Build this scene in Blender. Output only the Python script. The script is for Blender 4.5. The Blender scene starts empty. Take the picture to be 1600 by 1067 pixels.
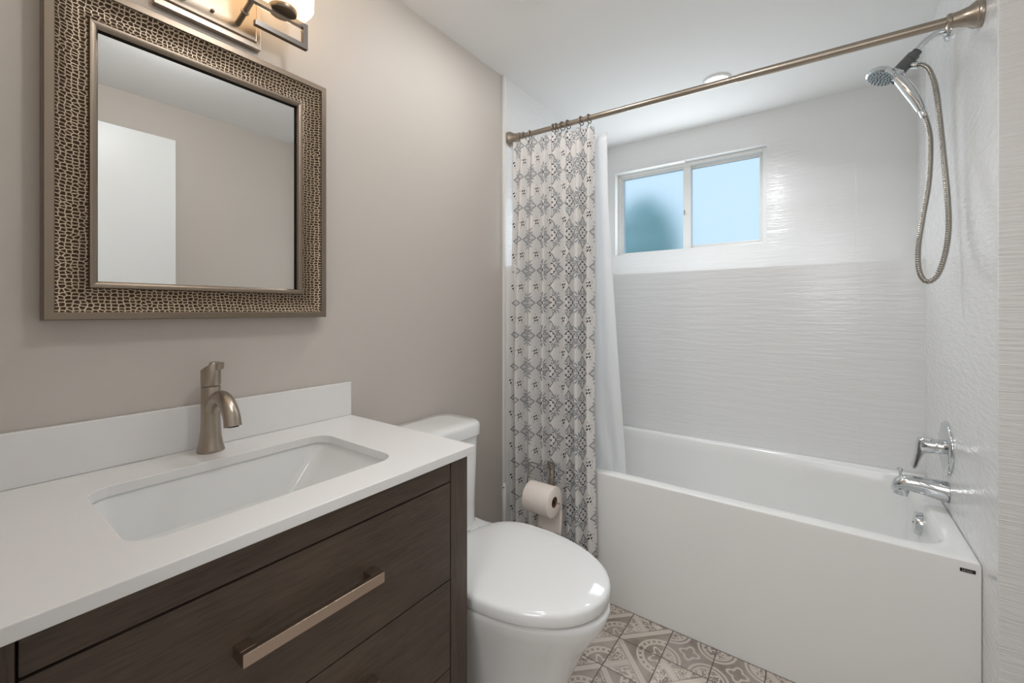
import bpy, bmesh, math, random
from mathutils import Vector, Matrix
PI = math.pi
sc = bpy.context.scene
col = sc.collection
random.seed(7)

# ------------------------------------------------------------------ camera
cam_d = bpy.data.cameras.new('camera')
cam = bpy.data.objects.new('camera', cam_d)
col.objects.link(cam)
cam.location = (0, 0, 1.16)
cam.rotation_euler = (PI / 2, 0, math.radians(36.08))
cam_d.sensor_width = 36
cam_d.lens = 666.4 / 1600 * 36
cam_d.shift_y = -(533.5 - 484.9) / 1600
cam_d.clip_start = 0.01
sc.camera = cam

# ------------------------------------------------------------------ light and exposure
sc.view_settings.view_transform = 'Standard'
sc.view_settings.look = 'None'
sc.view_settings.gamma = 1
sc.view_settings.use_curve_mapping = False
sc.view_settings.exposure = 0.16
world = bpy.data.worlds.new('sky')
sc.world = world
world.use_nodes = True
wn = world.node_tree
wn.nodes['Background'].inputs[0].default_value = (0.70, 0.86, 1.0, 1)
wn.nodes['Background'].inputs[1].default_value = 0.95

def lamp(name, kind, loc, power, color=(1, 1, 1), size=0.1, rot=(0, 0, 0), spread=None, shape='DISK', size_y=None):
    d = bpy.data.lights.new(name, kind)
    d.energy = power
    d.color = color
    if kind == 'AREA':
        d.shape = shape
        d.size = size
        if size_y: d.size_y = size_y
        if spread: d.spread = spread
    else:
        d.shadow_soft_size = size
    o = bpy.data.objects.new(name, d)
    col.objects.link(o)
    o.location = loc
    o.rotation_euler = rot
    return o
# room lamps (downlight fixtures built below), window daylight area light, added hall fill lights
LIGHTS = dict(main=6.0, fan=2.2, shower=2.9, hall=14.0, hall_floor=10.0, window=3.7, vanity_emit=1.7, bulb=0.4)
lamp('ceiling_lamp_light', 'POINT', (-0.36, 0.60, 2.165), LIGHTS['main'], (0.99, 0.99, 1.0), 0.045)
lamp('room_downlight_light', 'AREA', (-0.79, 1.155, 2.231), LIGHTS['fan'], (1.0, 0.99, 1.0), 0.13)
lamp('shower_downlight_light', 'AREA', (-0.40, 2.18, 2.231), LIGHTS['shower'], (0.95, 0.97, 1.0), 0.09, spread=2.3)
lamp('window_daylight', 'AREA', (-0.670, 2.716, 1.785), LIGHTS['window'], (0.88, 0.94, 1.0), 0.74, rot=(-PI / 2, 0, 0), shape='RECTANGLE', size_y=0.44)
lamp('hall_fill_light', 'AREA', (-0.05, -0.75, 2.2), LIGHTS['hall'], (0.94, 0.965, 1.0), 0.8)  # unseen fill light added in the hall, has no fixture
lamp('hall_point_fill_light', 'POINT', (0.05, -0.9, 1.5), LIGHTS['hall_floor'], (0.94, 0.965, 1.0), 0.3)  # second unseen fill, added to brighten the bathroom ceiling through the doorway

# ------------------------------------------------------------------ mesh helpers
def tag(o, label=None, cat=None, group=None, kind=None):
    if label: o['label'] = label
    if cat: o['category'] = cat
    if group: o['group'] = group
    if kind: o['kind'] = kind
    return o

def thing(name, loc, label, cat, group=None):
    o = bpy.data.objects.new(name, None)
    col.objects.link(o)
    o.location = loc
    o.empty_display_size = 0.05
    return tag(o, label, cat, group)

def wloc(o):
    v = Vector((0, 0, 0))
    while o:
        v += o.location
        o = o.parent
    return v

def obj(name, bm, m, parent=None, smooth=True, bevel=0, ang=35, origin=None, seg=2):
    """one mesh object from a bmesh in world coordinates"""
    bmesh.ops.recalc_face_normals(bm, faces=bm.faces)
    base = wloc(parent) if parent else Vector((0, 0, 0))
    off = Vector(origin) if origin is not None else base
    bmesh.ops.translate(bm, verts=bm.verts, vec=-off)
    me = bpy.data.meshes.new(name)
    bm.to_mesh(me)
    bm.free()
    if smooth:
        me.polygons.foreach_set('use_smooth', [True] * len(me.polygons))
        me.set_sharp_from_angle(angle=math.radians(ang))
    for mm in (m if isinstance(m, (list, tuple)) else [m]):
        me.materials.append(mm)
    o = bpy.data.objects.new(name, me)
    col.objects.link(o)
    if parent: o.parent = parent
    o.location = off - base
    if bevel:
        b = o.modifiers.new('bevel', 'BEVEL')
        b.width = bevel
        b.segments = seg
        b.limit_method = 'ANGLE'
        b.angle_limit = math.radians(30)
        b.harden_normals = False
    return o

def box(bm, x0, x1, y0, y1, z0, z1):
    v = [bm.verts.new((x, y, z)) for z in (z0, z1) for y in (y0, y1) for x in (x0, x1)]
    for f in ((0, 1, 3, 2), (4, 6, 7, 5), (0, 4, 5, 1), (2, 3, 7, 6), (0, 2, 6, 4), (1, 5, 7, 3)):
        bm.faces.new([v[i] for i in f])
    return bm

def boxm(*a):
    return box(bmesh.new(), *a)

def loft(bm, loops, cap0=True, cap1=True, closed=True):
    rows = [[bm.verts.new(p) for p in L] for L in loops]
    n = len(rows[0])
    for a, b in zip(rows, rows[1:]):
        for i in range(n if closed else n - 1):
            j = (i + 1) % n
            bm.faces.new((a[i], a[j], b[j], b[i]))
    if cap0: bm.faces.new(list(reversed(rows[0])))
    if cap1: bm.faces.new(rows[-1])
    return rows

def frame_of(d):
    d = Vector(d).normalized()
    a = Vector((0, 0, 1)) if abs(d.z) < 0.9 else Vector((1, 0, 0))
    u = d.cross(a).normalized()
    return d, u, u.cross(d).normalized()

def lathe(bm, prof, o, d, n=32, cap0=True, cap1=True):
    """prof: (radius, height along d)"""
    d, u, v = frame_of(d)
    o = Vector(o)
    loops = []
    for r, h in prof:
        r = max(r, 1e-5)
        loops.append([o + d * h + (u * math.cos(2 * PI * k / n) + v * math.sin(2 * PI * k / n)) * r for k in range(n)])
    return loft(bm, loops, cap0, cap1)

def catmull(pts, per=8):
    P = [Vector(p) for p in pts]
    P = [P[0] * 2 - P[1]] + P + [P[-1] * 2 - P[-2]]
    out = []
    for i in range(1, len(P) - 2):
        for k in range(per):
            t = k / per
            a, b, c, e = P[i - 1], P[i], P[i + 1], P[i + 2]
            out.append(0.5 * (2 * b + (c - a) * t + (2 * a - 5 * b + 4 * c - e) * t * t + (3 * b - 3 * c + e - a) * t ** 3))
    out.append(P[-2])
    return out

def resample(pts, step):
    out = [pts[0]]
    acc = 0
    for a, b in zip(pts, pts[1:]):
        L = (b - a).length
        while acc + L >= step:
            t = (step - acc) / L
            a = a.lerp(b, t)
            out.append(a)
            L = (b - a).length
            acc = 0
        acc += L
    return out

def tube(bm, pts, r, n=12, cap=True, square=False, up=None):
    P = [Vector(p) for p in pts]
    tang = []
    for i in range(len(P)):
        a = P[max(i - 1, 0)]
        b = P[min(i + 1, len(P) - 1)]
        tang.append((b - a).normalized())
    d, u, v = frame_of(tang[0])
    if up is not None:
        u = (Vector(up) - d * d.dot(Vector(up))).normalized()
        v = u.cross(d)
    loops = []
    for i, p in enumerate(P):
        t = tang[i]
        u = (u - t * u.dot(t)).normalized()
        v = t.cross(u)
        rr = r[i] if isinstance(r, (list, tuple)) else r
        if isinstance(rr, (list, tuple)): ru, rv = rr
        else: ru = rv = rr
        if square:
            loops.append([p + u * a * ru + v * b * rv for a, b in ((1, 1), (-1, 1), (-1, -1), (1, -1))])
        else:
            loops.append([p + u * math.cos(2 * PI * k / n) * ru + v * math.sin(2 * PI * k / n) * rv for k in range(n)])
    loft(bm, loops, cap, cap)
    return bm

def rrect(x0, x1, y0, y1, r, z, n=6):
    out = []
    for cx, cy, a0 in ((x1 - r, y1 - r, 0), (x0 + r, y1 - r, PI / 2), (x0 + r, y0 + r, PI), (x1 - r, y0 + r, 3 * PI / 2)):
        for k in range(n + 1):
            a = a0 + PI / 2 * k / n
            out.append((cx + r * math.cos(a), cy + r * math.sin(a), z))
    return out

def sphere(bm, c, r, sx=1, sy=1, sz=1, n=16):
    m = Matrix.Translation(c) @ Matrix.Diagonal((sx, sy, sz, 1))
    bmesh.ops.create_uvsphere(bm, u_segments=n, v_segments=n // 2 + 2, radius=r, matrix=m)
    return bm

def copy_tree(o, parent=None):
    c = o.copy()
    col.objects.link(c)
    if parent: c.parent = parent
    for ch in list(o.children): copy_tree(ch, c)
    return c

# ------------------------------------------------------------------ materials
class S:
    """a float socket with arithmetic, so patterns can be written as formulas"""
    nt = None
    def __init__(s, k): s.k = k
    def _m(op, *a):
        nd = S.nt.nodes.new('ShaderNodeMath')
        nd.operation = op
        for i, x in enumerate(a):
            if isinstance(x, S): S.nt.links.new(x.k, nd.inputs[i])
            else: nd.inputs[i].default_value = float(x)
        return S(nd.outputs[0])
    def __add__(a, b): return S._m('ADD', a, b)
    __radd__ = __add__
    def __sub__(a, b): return S._m('SUBTRACT', a, b)
    def __rsub__(a, b): return S._m('SUBTRACT', b, a)
    def __mul__(a, b): return S._m('MULTIPLY', a, b)
    __rmul__ = __mul__
    def __truediv__(a, b): return S._m('DIVIDE', a, b)
    def __neg__(a): return S._m('MULTIPLY', a, -1)
def ab(a): return S._m('ABSOLUTE', a)
def mx(a, b): return S._m('MAXIMUM', a, b)
def mn(a, b): return S._m('MINIMUM', a, b)
def fl(a): return S._m('FLOOR', a)
def sn(a): return S._m('SINE', a)
def hyp(a, b): return S._m('SQRT', a * a + b * b)
def less(a, b): return S._m('LESS_THAN', a, b)
def at2(a, b): return S._m('ARCTAN2', a, b)
def soft(d, w=0.01):
    """1 where d<0, with an edge of width w"""
    nd = S.nt.nodes.new('ShaderNodeMapRange')
    S.nt.links.new(d.k, nd.inputs[0])
    nd.inputs[1].default_value = -w
    nd.inputs[2].default_value = w
    nd.inputs[3].default_value = 1
    nd.inputs[4].default_value = 0
    return S(nd.outputs[0])
def ell(x, y, cx, cy, rx, ry, a=0):
    c, s = math.cos(a), math.sin(a)
    X = (x - cx) * c + (y - cy) * s
    Y = (y - cy) * c - (x - cx) * s
    return hyp(X / rx, Y / ry) - 1
def mixc(nt, f, a, b):
    nd = nt.nodes.new('ShaderNodeMix')
    nd.data_type = 'RGBA'
    for sock, val in ((nd.inputs[0], f), (nd.inputs[6], a), (nd.inputs[7], b)):
        if isinstance(val, S): nt.links.new(val.k, sock)
        elif isinstance(val, bpy.types.NodeSocket): nt.links.new(val, sock)
        elif isinstance(val, (tuple, list)): sock.default_value = (*val[:3], 1)
        else: sock.default_value = val
    return nd.outputs[2]

def srgb(r, g, b):
    f = lambda c: (c / 255 / 12.92) if c / 255 <= 0.04045 else ((c / 255 + 0.055) / 1.055) ** 2.4
    return (f(r), f(g), f(b))

def mat(name, color, rough=0.5, metal=0, spec=0.5, **kw):
    m = bpy.data.materials.new(name)
    m.use_nodes = True
    p = m.node_tree.nodes['Principled BSDF']
    p.inputs['Base Color'].default_value = (*color, 1)
    p.inputs['Roughness'].default_value = rough
    p.inputs['Metallic'].default_value = metal
    p.inputs['Specular IOR Level'].default_value = spec
    for k, v in kw.items(): p.inputs[k.replace('_', ' ')].default_value = v
    return m

def P(m): return m.node_tree.nodes['Principled BSDF']

def coord(m, scale=(1, 1, 1), kind='Object', rot=(0, 0, 0)):
    nt = m.node_tree
    tc = nt.nodes.new('ShaderNodeTexCoord')
    mp = nt.nodes.new('ShaderNodeMapping')
    mp.inputs['Scale'].default_value = scale
    mp.inputs['Rotation'].default_value = rot
    nt.links.new(tc.outputs[kind], mp.inputs[0])
    return mp.outputs[0]

def noise(m, scale, detail=3, co=None, rough=0.5, dist=0):
    nt = m.node_tree
    n = nt.nodes.new('ShaderNodeTexNoise')
    n.inputs['Scale'].default_value = scale
    n.inputs['Detail'].default_value = detail
    n.inputs['Roughness'].default_value = rough
    n.inputs['Distortion'].default_value = dist
    nt.links.new(co if co else coord(m), n.inputs['Vector'])
    return n.outputs[0]

def bump(m, h, strength=0.2, dist=0.01):
    nt = m.node_tree
    b = nt.nodes.new('ShaderNodeBump')
    b.inputs['Strength'].default_value = strength
    b.inputs['Distance'].default_value = dist
    nt.links.new(h.k if isinstance(h, S) else h, b.inputs['Height'])
    nt.links.new(b.outputs[0], P(m).inputs['Normal'])

def ramp(m, f, stops):
    nt = m.node_tree
    r = nt.nodes.new('ShaderNodeValToRGB')
    e = r.color_ramp.elements
    while len(e) < len(stops): e.new(0.5)
    for k, (pos, c) in zip(e, stops):
        k.position = pos
        k.color = (*c, 1)
    nt.links.new(f.k if isinstance(f, S) else f, r.inputs[0])
    return r.outputs[0]

M = {}
M['paint'] = mat('greige_wall_paint', srgb(204, 197, 189), 0.55, spec=0.3)
bump(M['paint'], noise(M['paint'], 260, 2), 0.05, 0.002)
M['ceiling'] = mat('white_ceiling_paint', srgb(240, 240, 238), 0.7, spec=0.2)
M['white_trim'] = mat('white_gloss_trim', srgb(236, 236, 233), 0.3)
M['door'] = mat('white_door_paint', srgb(238, 240, 240), 0.35)
M['porcelain'] = mat('white_porcelain', srgb(238, 239, 238), 0.09, Coat_Weight=0.3, Coat_Roughness=0.03)
M['acrylic'] = mat('white_acrylic', srgb(238, 238, 236), 0.16)
M['quartz'] = mat('white_quartz', srgb(238, 237, 236), 0.22)
M['nickel'] = mat('brushed_nickel', srgb(172, 161, 148), 0.3, 1)
M['nickel_dark'] = mat('antique_nickel', srgb(140, 127, 113), 0.36, 1)
M['satin_pull'] = mat('satin_bronze_pull', srgb(190, 172, 156), 0.28, 1)
M['bar_chrome'] = mat('darker_bar_chrome', srgb(150, 144, 138), 0.16, 1)
M['silver'] = mat('silver_wire', srgb(186, 180, 170), 0.25, 1)
M['chrome'] = mat('polished_chrome', srgb(214, 217, 219), 0.06, 1)
M['steel_hose'] = mat('steel_hose', srgb(160, 156, 148), 0.18, 1)
M['grey_plastic'] = mat('dark_grey_plastic', srgb(92, 93, 93), 0.35)
M['face_plastic'] = mat('pale_blue_plastic', srgb(168, 182, 188), 0.3)
M['black'] = mat('black_plastic', srgb(22, 21, 20), 0.4)
M['white_plastic'] = mat('white_plastic', srgb(232, 230, 226), 0.35)
M['paper'] = mat('tissue_paper', srgb(240, 230, 222), 0.9, spec=0.1)
bump(M['paper'], noise(M['paper'], 700, 2), 0.15, 0.002)
M['card'] = mat('brown_card', srgb(120, 88, 66), 0.9, spec=0.1)
M['mirror'] = mat('mirror_silver', (0.86, 0.87, 0.86), 0.0, 1)
M['letter'] = mat('pale_lettering', srgb(205, 203, 198), 0.5)
M['painted_dark'] = mat('painted_shade', srgb(34, 30, 27), 0.8, spec=0.1)  # dark tone painted in place of shade in the mirror recess and brush hole

# dark stained oak, the grain along y or along z
def wood(name, along):
    m = mat(name, srgb(78, 66, 57), 0.42, spec=0.35)
    sc3 = (30, 2.2, 30) if along == 'y' else (30, 30, 2.2)
    co = coord(m, sc3)
    n1 = noise(m, 1.6, 5, co, 0.65, 0.6)
    sc4 = (90, 5, 90) if along == 'y' else (90, 90, 5)
    n2 = noise(m, 3.0, 4, coord(m, sc4), 0.7)
    n3 = noise(m, 5, 3)
    nt = m.node_tree
    c1 = ramp(m, n1, [(0.30, srgb(60, 49, 41)), (0.55, srgb(82, 69, 59)), (0.75, srgb(102, 87, 75))])
    c2 = mixc(nt, 0.45, c1, ramp(m, n2, [(0.35, srgb(54, 44, 37)), (0.6, srgb(100, 85, 73))]))
    c3 = mixc(nt, 0.3, c2, ramp(m, n3, [(0.35, srgb(60, 52, 44)), (0.65, srgb(100, 86, 74))]))
    nt.links.new(c3, P(m).inputs['Base Color'])
    bump(m, n2, 0.12, 0.002)
    return m
M['wood_y'] = wood('dark_oak_horizontal', 'y')
M['wood_z'] = wood('dark_oak_vertical', 'z')

# glossy white wall tile pressed with fine horizontal waves; u = the horizontal axis of the wall
def tile(name, axis, strength=0.35, joint=0.14, waves=((5, 5, 62), (16, 16, 130)), rough=0.12, col_=(234, 234, 233)):
    m = mat(name, srgb(*col_), rough, spec=0.5)
    nt = m.node_tree
    co = coord(m, (1, 1, 1))
    w = noise(m, 1.0, 3, coord(m, waves[0]), 0.55, 0.35)
    w2 = noise(m, 1.0, 2, coord(m, waves[1]), 0.5, 0.3)
    S.nt = nt
    h = S(w) * 1.0 + S(w2) * 0.35
    sep = nt.nodes.new('ShaderNodeSeparateXYZ')
    nt.links.new(co, sep.inputs[0])
    u = S(sep.outputs[0 if axis == 'x' else 1])
    v = S(sep.outputs[2])
    fu = (u + 5.27) / 0.60
    fv = (v + 3.0 - 0.07) / 0.3
    gu = ab(fu - fl(fu) - 0.5) * 0.60
    gv = ab(fv - fl(fv) - 0.5) * 0.3
    g = mx(soft(0.2990 - gu, 0.0006), soft(0.1492 - gv, 0.0006))
    h = h - g * 0.15
    nt.links.new(mixc(nt, g * joint, srgb(*col_), srgb(190, 190, 188)), P(m).inputs['Base Color'])
    bump(m, h, strength, 0.006)
    return m
M['tile_x'] = tile('wavy_tile_back', 'x', 0.22, joint=0.09)
M['tile_y'] = tile('wavy_tile_side', 'y', 0.3, waves=((30, 16, 75), (70, 40, 160)), rough=0.09)
M['tile_r'] = tile('wavy_tile_return', 'x', 0.5, waves=((7, 7, 130), (20, 20, 300)), rough=0.3)

# hammered antique bronze band of the mirror frame
def hammered():
    m = mat('hammered_bronze', srgb(120, 98, 74), 0.36, 0.75)
    nt = m.node_tree
    v = nt.nodes.new('ShaderNodeTexVoronoi')
    v.voronoi_dimensions = '2D'
    v.feature = 'DISTANCE_TO_EDGE'
    v.inputs['Scale'].default_value = 128
    v.inputs['Randomness'].default_value = 0.55
    tc = nt.nodes.new('ShaderNodeTexCoord')
    sp = nt.nodes.new('ShaderNodeSeparateXYZ')
    nt.links.new(tc.outputs['Object'], sp.inputs[0])
    cb = nt.nodes.new('ShaderNodeCombineXYZ')
    S.nt = nt
    nt.links.new((S(sp.outputs[1]) * 0.84).k, cb.inputs[0])
    nt.links.new((S(sp.outputs[2]) * 1.14).k, cb.inputs[1])
    nt.links.new(cb.outputs[0], v.inputs['Vector'])
    d = S(v.outputs['Distance'])
    c = ramp(m, d, [(0.035, srgb(190, 174, 152)), (0.075, srgb(156, 136, 112)), (0.11, srgb(86, 69, 54)), (0.3, srgb(58, 45, 35))])
    nt.links.new(c, P(m).inputs['Base Color'])
    h = mn(d, 0.30)
    bump(m, -(h * h) * 3.0, 0.45, 0.006)
    return m
M['hammered'] = hammered()

# patchwork cement-look floor tiles, 14.5 cm
def floor_mat():
    m = mat('patterned_floor_tile', srgb(170, 160, 150), 0.45, spec=0.35)
    nt = m.node_tree
    S.nt = nt
    sep = nt.nodes.new('ShaderNodeSeparateXYZ')
    nt.links.new(coord(m), sep.inputs[0])
    T = 0.1455
    gx = (S(sep.outputs[0]) + 0.583 + T * 40) / T
    gy = (S(sep.outputs[1]) - 1.592 + T * 40) / T
    ix, iy = fl(gx), fl(gy)
    x = gx - ix - 0.5
    y = gy - iy - 0.5
    wn_ = nt.nodes.new('ShaderNodeTexWhiteNoise')
    wn_.noise_dimensions = '2D'
    cmb = nt.nodes.new('ShaderNodeCombineXYZ')
    nt.links.new(ix.k, cmb.inputs[0]); nt.links.new(iy.k, cmb.inputs[1])
    nt.links.new(cmb.outputs[0], wn_.inputs['Vector'])
    h = S(wn_.outputs['Value'])
    sc_ = nt.nodes.new('ShaderNodeSeparateColor')
    nt.links.new(wn_.outputs['Color'], sc_.inputs[0])
    h2, h3 = S(sc_.outputs[0]), S(sc_.outputs[1])
    # turn each tile by a random flip
    fx = less(h2, 0.5) * 2 - 1
    fy = less(h3, 0.5) * 2 - 1
    x = x * fx
    y = y * fy
    # motif one: a diagonal of two bars, a quarter wheel in one half and leaves in the other
    dg = (x - y) * 0.7071
    al = (x + y) * 0.7071
    bars = mn(ab(ab(dg) - 0.035) - 0.014, ab(dg) - 0.006)
    r = hyp(x - 0.5, y + 0.5)
    th = at2(y + 0.5, x - 0.5)
    rings = mn(ab(r - 0.52) - 0.012, ab(r - 0.40) - 0.012)
    dots = mx(ab(r - 0.46) - 0.022, 0.2 - sn(th * 22))
    petal = ab(r - 0.22 - 0.07 * sn(th * 6)) - 0.018
    low = mn(mn(rings, dots), petal)
    low = mx(low, 0.075 - dg)
    stem = mn(mx(ab(al) - 0.02, 0.075 + dg), ab(ab(al) - 0.055 ) - 0.008)
    stem = mx(stem, dg + 0.09)
    lv = nt.nodes.new('ShaderNodeTexNoise')
    lv.inputs['Scale'].default_value = 56
    lv.inputs['Detail'].default_value = 1.5
    lv.inputs['Distortion'].default_value = 1.2
    nt.links.new(coord(m), lv.inputs['Vector'])
    curl = ab(S(lv.outputs[0]) - 0.5) - 0.06
    up_ = mn(stem, mx(mx(curl * 1.5, dg + 0.1), 0.09 - ab(al)))
    m1 = mn(mn(bars, low), up_)
    # motif two: a wheel of rings filled with scrolls
    r0 = hyp(x, y)
    t0 = at2(y, x)
    w1 = mn(mn(ab(r0 - 0.46) - 0.013, ab(r0 - 0.37) - 0.011), ab(r0 - 0.14) - 0.012)
    w2 = mx(ab(r0 - 0.26 - 0.06 * sn(t0 * 8)) - 0.02, -1)
    w3 = mx(curl, ab(r0 - 0.25) - 0.11)
    w4 = mx(curl, 0.47 - r0)
    m2 = mn(mn(w1, w2), mn(w3, w4))
    # motif three: interlaced corner rings and a star
    cx, cy = ab(x), ab(y)
    rc = hyp(cx - 0.5, cy - 0.5)
    k1 = mn(ab(rc - 0.40) - 0.016, ab(rc - 0.31) - 0.012)
    k2 = ab(hyp(cx, cy) - 0.17 - 0.04 * sn(t0 * 4 + 1.57)) - 0.018
    k3 = mx(curl, rc - 0.29)
    m3 = mn(mn(k1, k2), k3)
    a1 = less(h, 0.62)
    a2 = less(h, 0.85) * (1 - a1)
    a3 = 1 - a1 - a2
    dd = m1 * a1 + m2 * a2 + m3 * a3
    ink = soft(dd - 0.011, 0.012)
    # the print is worn away on some tiles
    wear = nt.nodes.new('ShaderNodeTexNoise')
    wear.inputs['Scale'].default_value = 9
    wear.inputs['Detail'].default_value = 3
    nt.links.new(coord(m), wear.inputs['Vector'])
    wr = nt.nodes.new('ShaderNodeMapRange')
    nt.links.new(wear.outputs[0], wr.inputs[0])
    wr.inputs[1].default_value = 0.36; wr.inputs[2].default_value = 0.6
    wr.inputs[3].default_value = 1.0; wr.inputs[4].default_value = 0.62
    pale = mixc(nt, h3, srgb(222, 213, 203), srgb(208, 200, 191))
    dark = mixc(nt, h2, srgb(150, 137, 125), srgb(138, 129, 121))
    c = mixc(nt, (1 - ink) * S(wr.outputs[0]), pale, dark)
    grout = soft(0.489 - mx(ab(x), ab(y)), 0.004)
    c = mixc(nt, grout, c, srgb(104, 95, 87))
    nt.links.new(c, P(m).inputs['Base Color'])
    bump(m, -grout, 0.3, 0.002)
    return m
M['floor'] = floor_mat()

# shower curtain cloth: medallions of hearts round a quatrefoil with seed clusters between
def curtain_mat():
    m = mat('printed_curtain_cloth', srgb(232, 227, 221), 0.85, spec=0.15)
    nt = m.node_tree
    S.nt = nt
    uv = nt.nodes.new('ShaderNodeUVMap')
    sep = nt.nodes.new('ShaderNodeSeparateXYZ')
    nt.links.new(uv.outputs[0], sep.inputs[0])
    T = 0.142
    gx = S(sep.outputs[0]) / 0.128 + 20
    gy = S(sep.outputs[1]) / T + 20.1
    x = gx - fl(gx) - 0.5
    y = gy - fl(gy) - 0.5
    ax, ay = ab(x), ab(y)
    a, b = mx(ax, ay), mn(ax, ay)
    # hearts: two straight sides to a tip, a round shoulder, a small scroll inside
    side = mx(ab(b - (0.455 - a) * 0.66) - 0.019, 0.268 - a)
    shoulder = mx(ab(hyp(a - 0.268, b - 0.068) - 0.056) - 0.017, a - 0.27)
    shoulder = mx(shoulder, 0.022 - b)
    curl = mx(ab(hyp(a - 0.285, b - 0.04) - 0.028) - 0.010, 0.02 - b)
    eye = hyp(a - 0.35, b) - 0.014
    hearts = mn(mn(side, shoulder), mn(curl, eye))
    # quatrefoil
    q1 = hyp(a - 0.085, b) - 0.080
    quat = mx(ab(q1) - 0.018, 0.010 - ab(b - 0.055))
    quat = mn(quat, mx(hyp(a - 0.15, b) - 0.016, 0.005 - b))
    # sprays of leaves on the diagonals
    p, q = (a + b) * 0.7071, (a - b) * 0.7071
    lv = mn(ell(p, q, 0.36, 0.0, 0.075, 0.02), ell(p, q, 0.31, 0.075, 0.065, 0.02, 0.55))
    lv = mn(lv, ell(p, q, 0.25, 0.03, 0.05, 0.015, 0.3))
    # seeds between the medallions
    sx = ax - 0.5
    sy = ay - 0.5
    gx2 = gx - 0.5
    gy2 = gy - 0.5
    X = gx2 - fl(gx2) - 0.5
    Y = gy2 - fl(gy2) - 0.5
    sd = None
    for (cx, cy, rx, ry, an) in ((-0.055, 0.035, 0.042, 0.021, 0.9), (0.03, 0.055, 0.045, 0.02, 0.7),
                                 (-0.03, -0.045, 0.045, 0.02, 0.8), (0.06, -0.035, 0.038, 0.022, 1.0)):
        e = ell(X, Y, cx, cy, rx, ry, an)
        sd = e if sd is None else mn(sd, e)
    tw = None
    for k in range(5):
        an = k * 1.2566 + 0.4
        e = ell(X, Y, 0.15 * math.cos(an), 0.15 * math.sin(an), 0.035, 0.010, an + 0.9)
        tw = e if tw is None else mn(tw, e)
    base = srgb(244, 241, 238)
    c = mixc(nt, soft(lv, 0.25) * 0.85, base, srgb(150, 156, 164))
    c = mixc(nt, soft(tw, 0.3) * 0.8, c, srgb(160, 160, 160))
    c = mixc(nt, soft(hearts, 0.008) * 0.9, c, srgb(122, 130, 138))
    c = mixc(nt, soft(quat, 0.006), c, srgb(40, 46, 66))
    c = mixc(nt, soft(sd, 0.2), c, srgb(30, 30, 36))
    nt.links.new(c, P(m).inputs['Base Color'])
    tr = nt.nodes.new('ShaderNodeBsdfTranslucent')
    nt.links.new(c, tr.inputs[0])
    ms = nt.nodes.new('ShaderNodeMixShader')
    ms.inputs[0].default_value = 0.30
    nt.links.new(P(m).outputs[0], ms.inputs[1])
    nt.links.new(tr.outputs[0], ms.inputs[2])
    nt.links.new(ms.outputs[0], nt.nodes['Material Output'].inputs[0])
    return m
M['curtain'] = curtain_mat()

def sheer(name, c, f):
    m = mat(name, c, 0.45, spec=0.3)
    nt = m.node_tree
    tr = nt.nodes.new('ShaderNodeBsdfTranslucent')
    tr.inputs[0].default_value = (*c, 1)
    ms = nt.nodes.new('ShaderNodeMixShader')
    ms.inputs[0].default_value = f
    nt.links.new(P(m).outputs[0], ms.inputs[1])
    nt.links.new(tr.outputs[0], ms.inputs[2])
    nt.links.new(ms.outputs[0], nt.nodes['Material Output'].inputs[0])
    return m
M['liner'] = sheer('white_liner_vinyl', srgb(248, 249, 250), 0.5)

# frosted window glass
def frosted():
    m = mat('frosted_glass', (0.84, 0.94, 1.0), 0.24, Transmission_Weight=1.0, IOR=1.2)
    bump(m, noise(m, 330, 2), 0.5, 0.004)
    return m
M['frosted'] = frosted()
# lit opal lamp glass
def opal():
    m = mat('lit_opal_glass', srgb(255, 246, 228), 0.25)
    p = P(m)
    p.inputs['Emission Color'].default_value = (1.0, 0.71, 0.44, 1)
    p.inputs['Emission Strength'].default_value = LIGHTS['vanity_emit']
    return m
M['opal'] = opal()
M['led'] = mat('lit_lens', (1, 1, 1), 0.4)
P(M['led']).inputs['Emission Color'].default_value = (1, 0.98, 0.95, 1)
P(M['led']).inputs['Emission Strength'].default_value = 3.0
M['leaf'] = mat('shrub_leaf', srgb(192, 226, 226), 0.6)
M['bark'] = mat('shrub_bark', srgb(80, 70, 60), 0.8)
M['ground'] = mat('pale_gravel', srgb(190, 192, 190), 0.9)
M['carpet'] = mat('hall_floor', srgb(170, 160, 150), 0.8)

# ------------------------------------------------------------------ the setting
XL, XR, XO = -1.195, 0.331, 0.42       # left wall, right wall of the tub alcove, right wall of the room
YT, YL, YB = 1.594, 2.344, 2.68        # tub front, face of the lower back wall, face of the upper back wall
ZC, ZLEDGE, ZT = 2.24, 1.366, 0.507
YF = -0.03                              # inner face of the entrance wall

def struct(name, bm, m, **k):
    o = obj(name, bm, m, None, **k)
    o['kind'] = 'structure'
    return o
def plain(name, m, *a, **k): return struct(name, boxm(*a), m, smooth=False, **k)

plain('floor', M['floor'], XL - 0.1, XO + 0.1, YF, YB + 0.1, -0.08, 0)
plain('floor_hall', M['carpet'], -1.3, 1.2, -1.75, YF, -0.08, 0)
plain('ceiling', M['ceiling'], XL - 0.1, XO + 0.1, YF, YB + 0.3, ZC, ZC + 0.08)
plain('ceiling_hall', M['ceiling'], -1.3, 1.2, -1.75, YF, ZC, ZC + 0.08)
plain('wall_left', M['paint'], XL - 0.1, XL, YF, 1.572, 0, ZC)
plain('wall_right', M['paint'], XO, XO + 0.1, YF, 1.49, 0, ZC)
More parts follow.
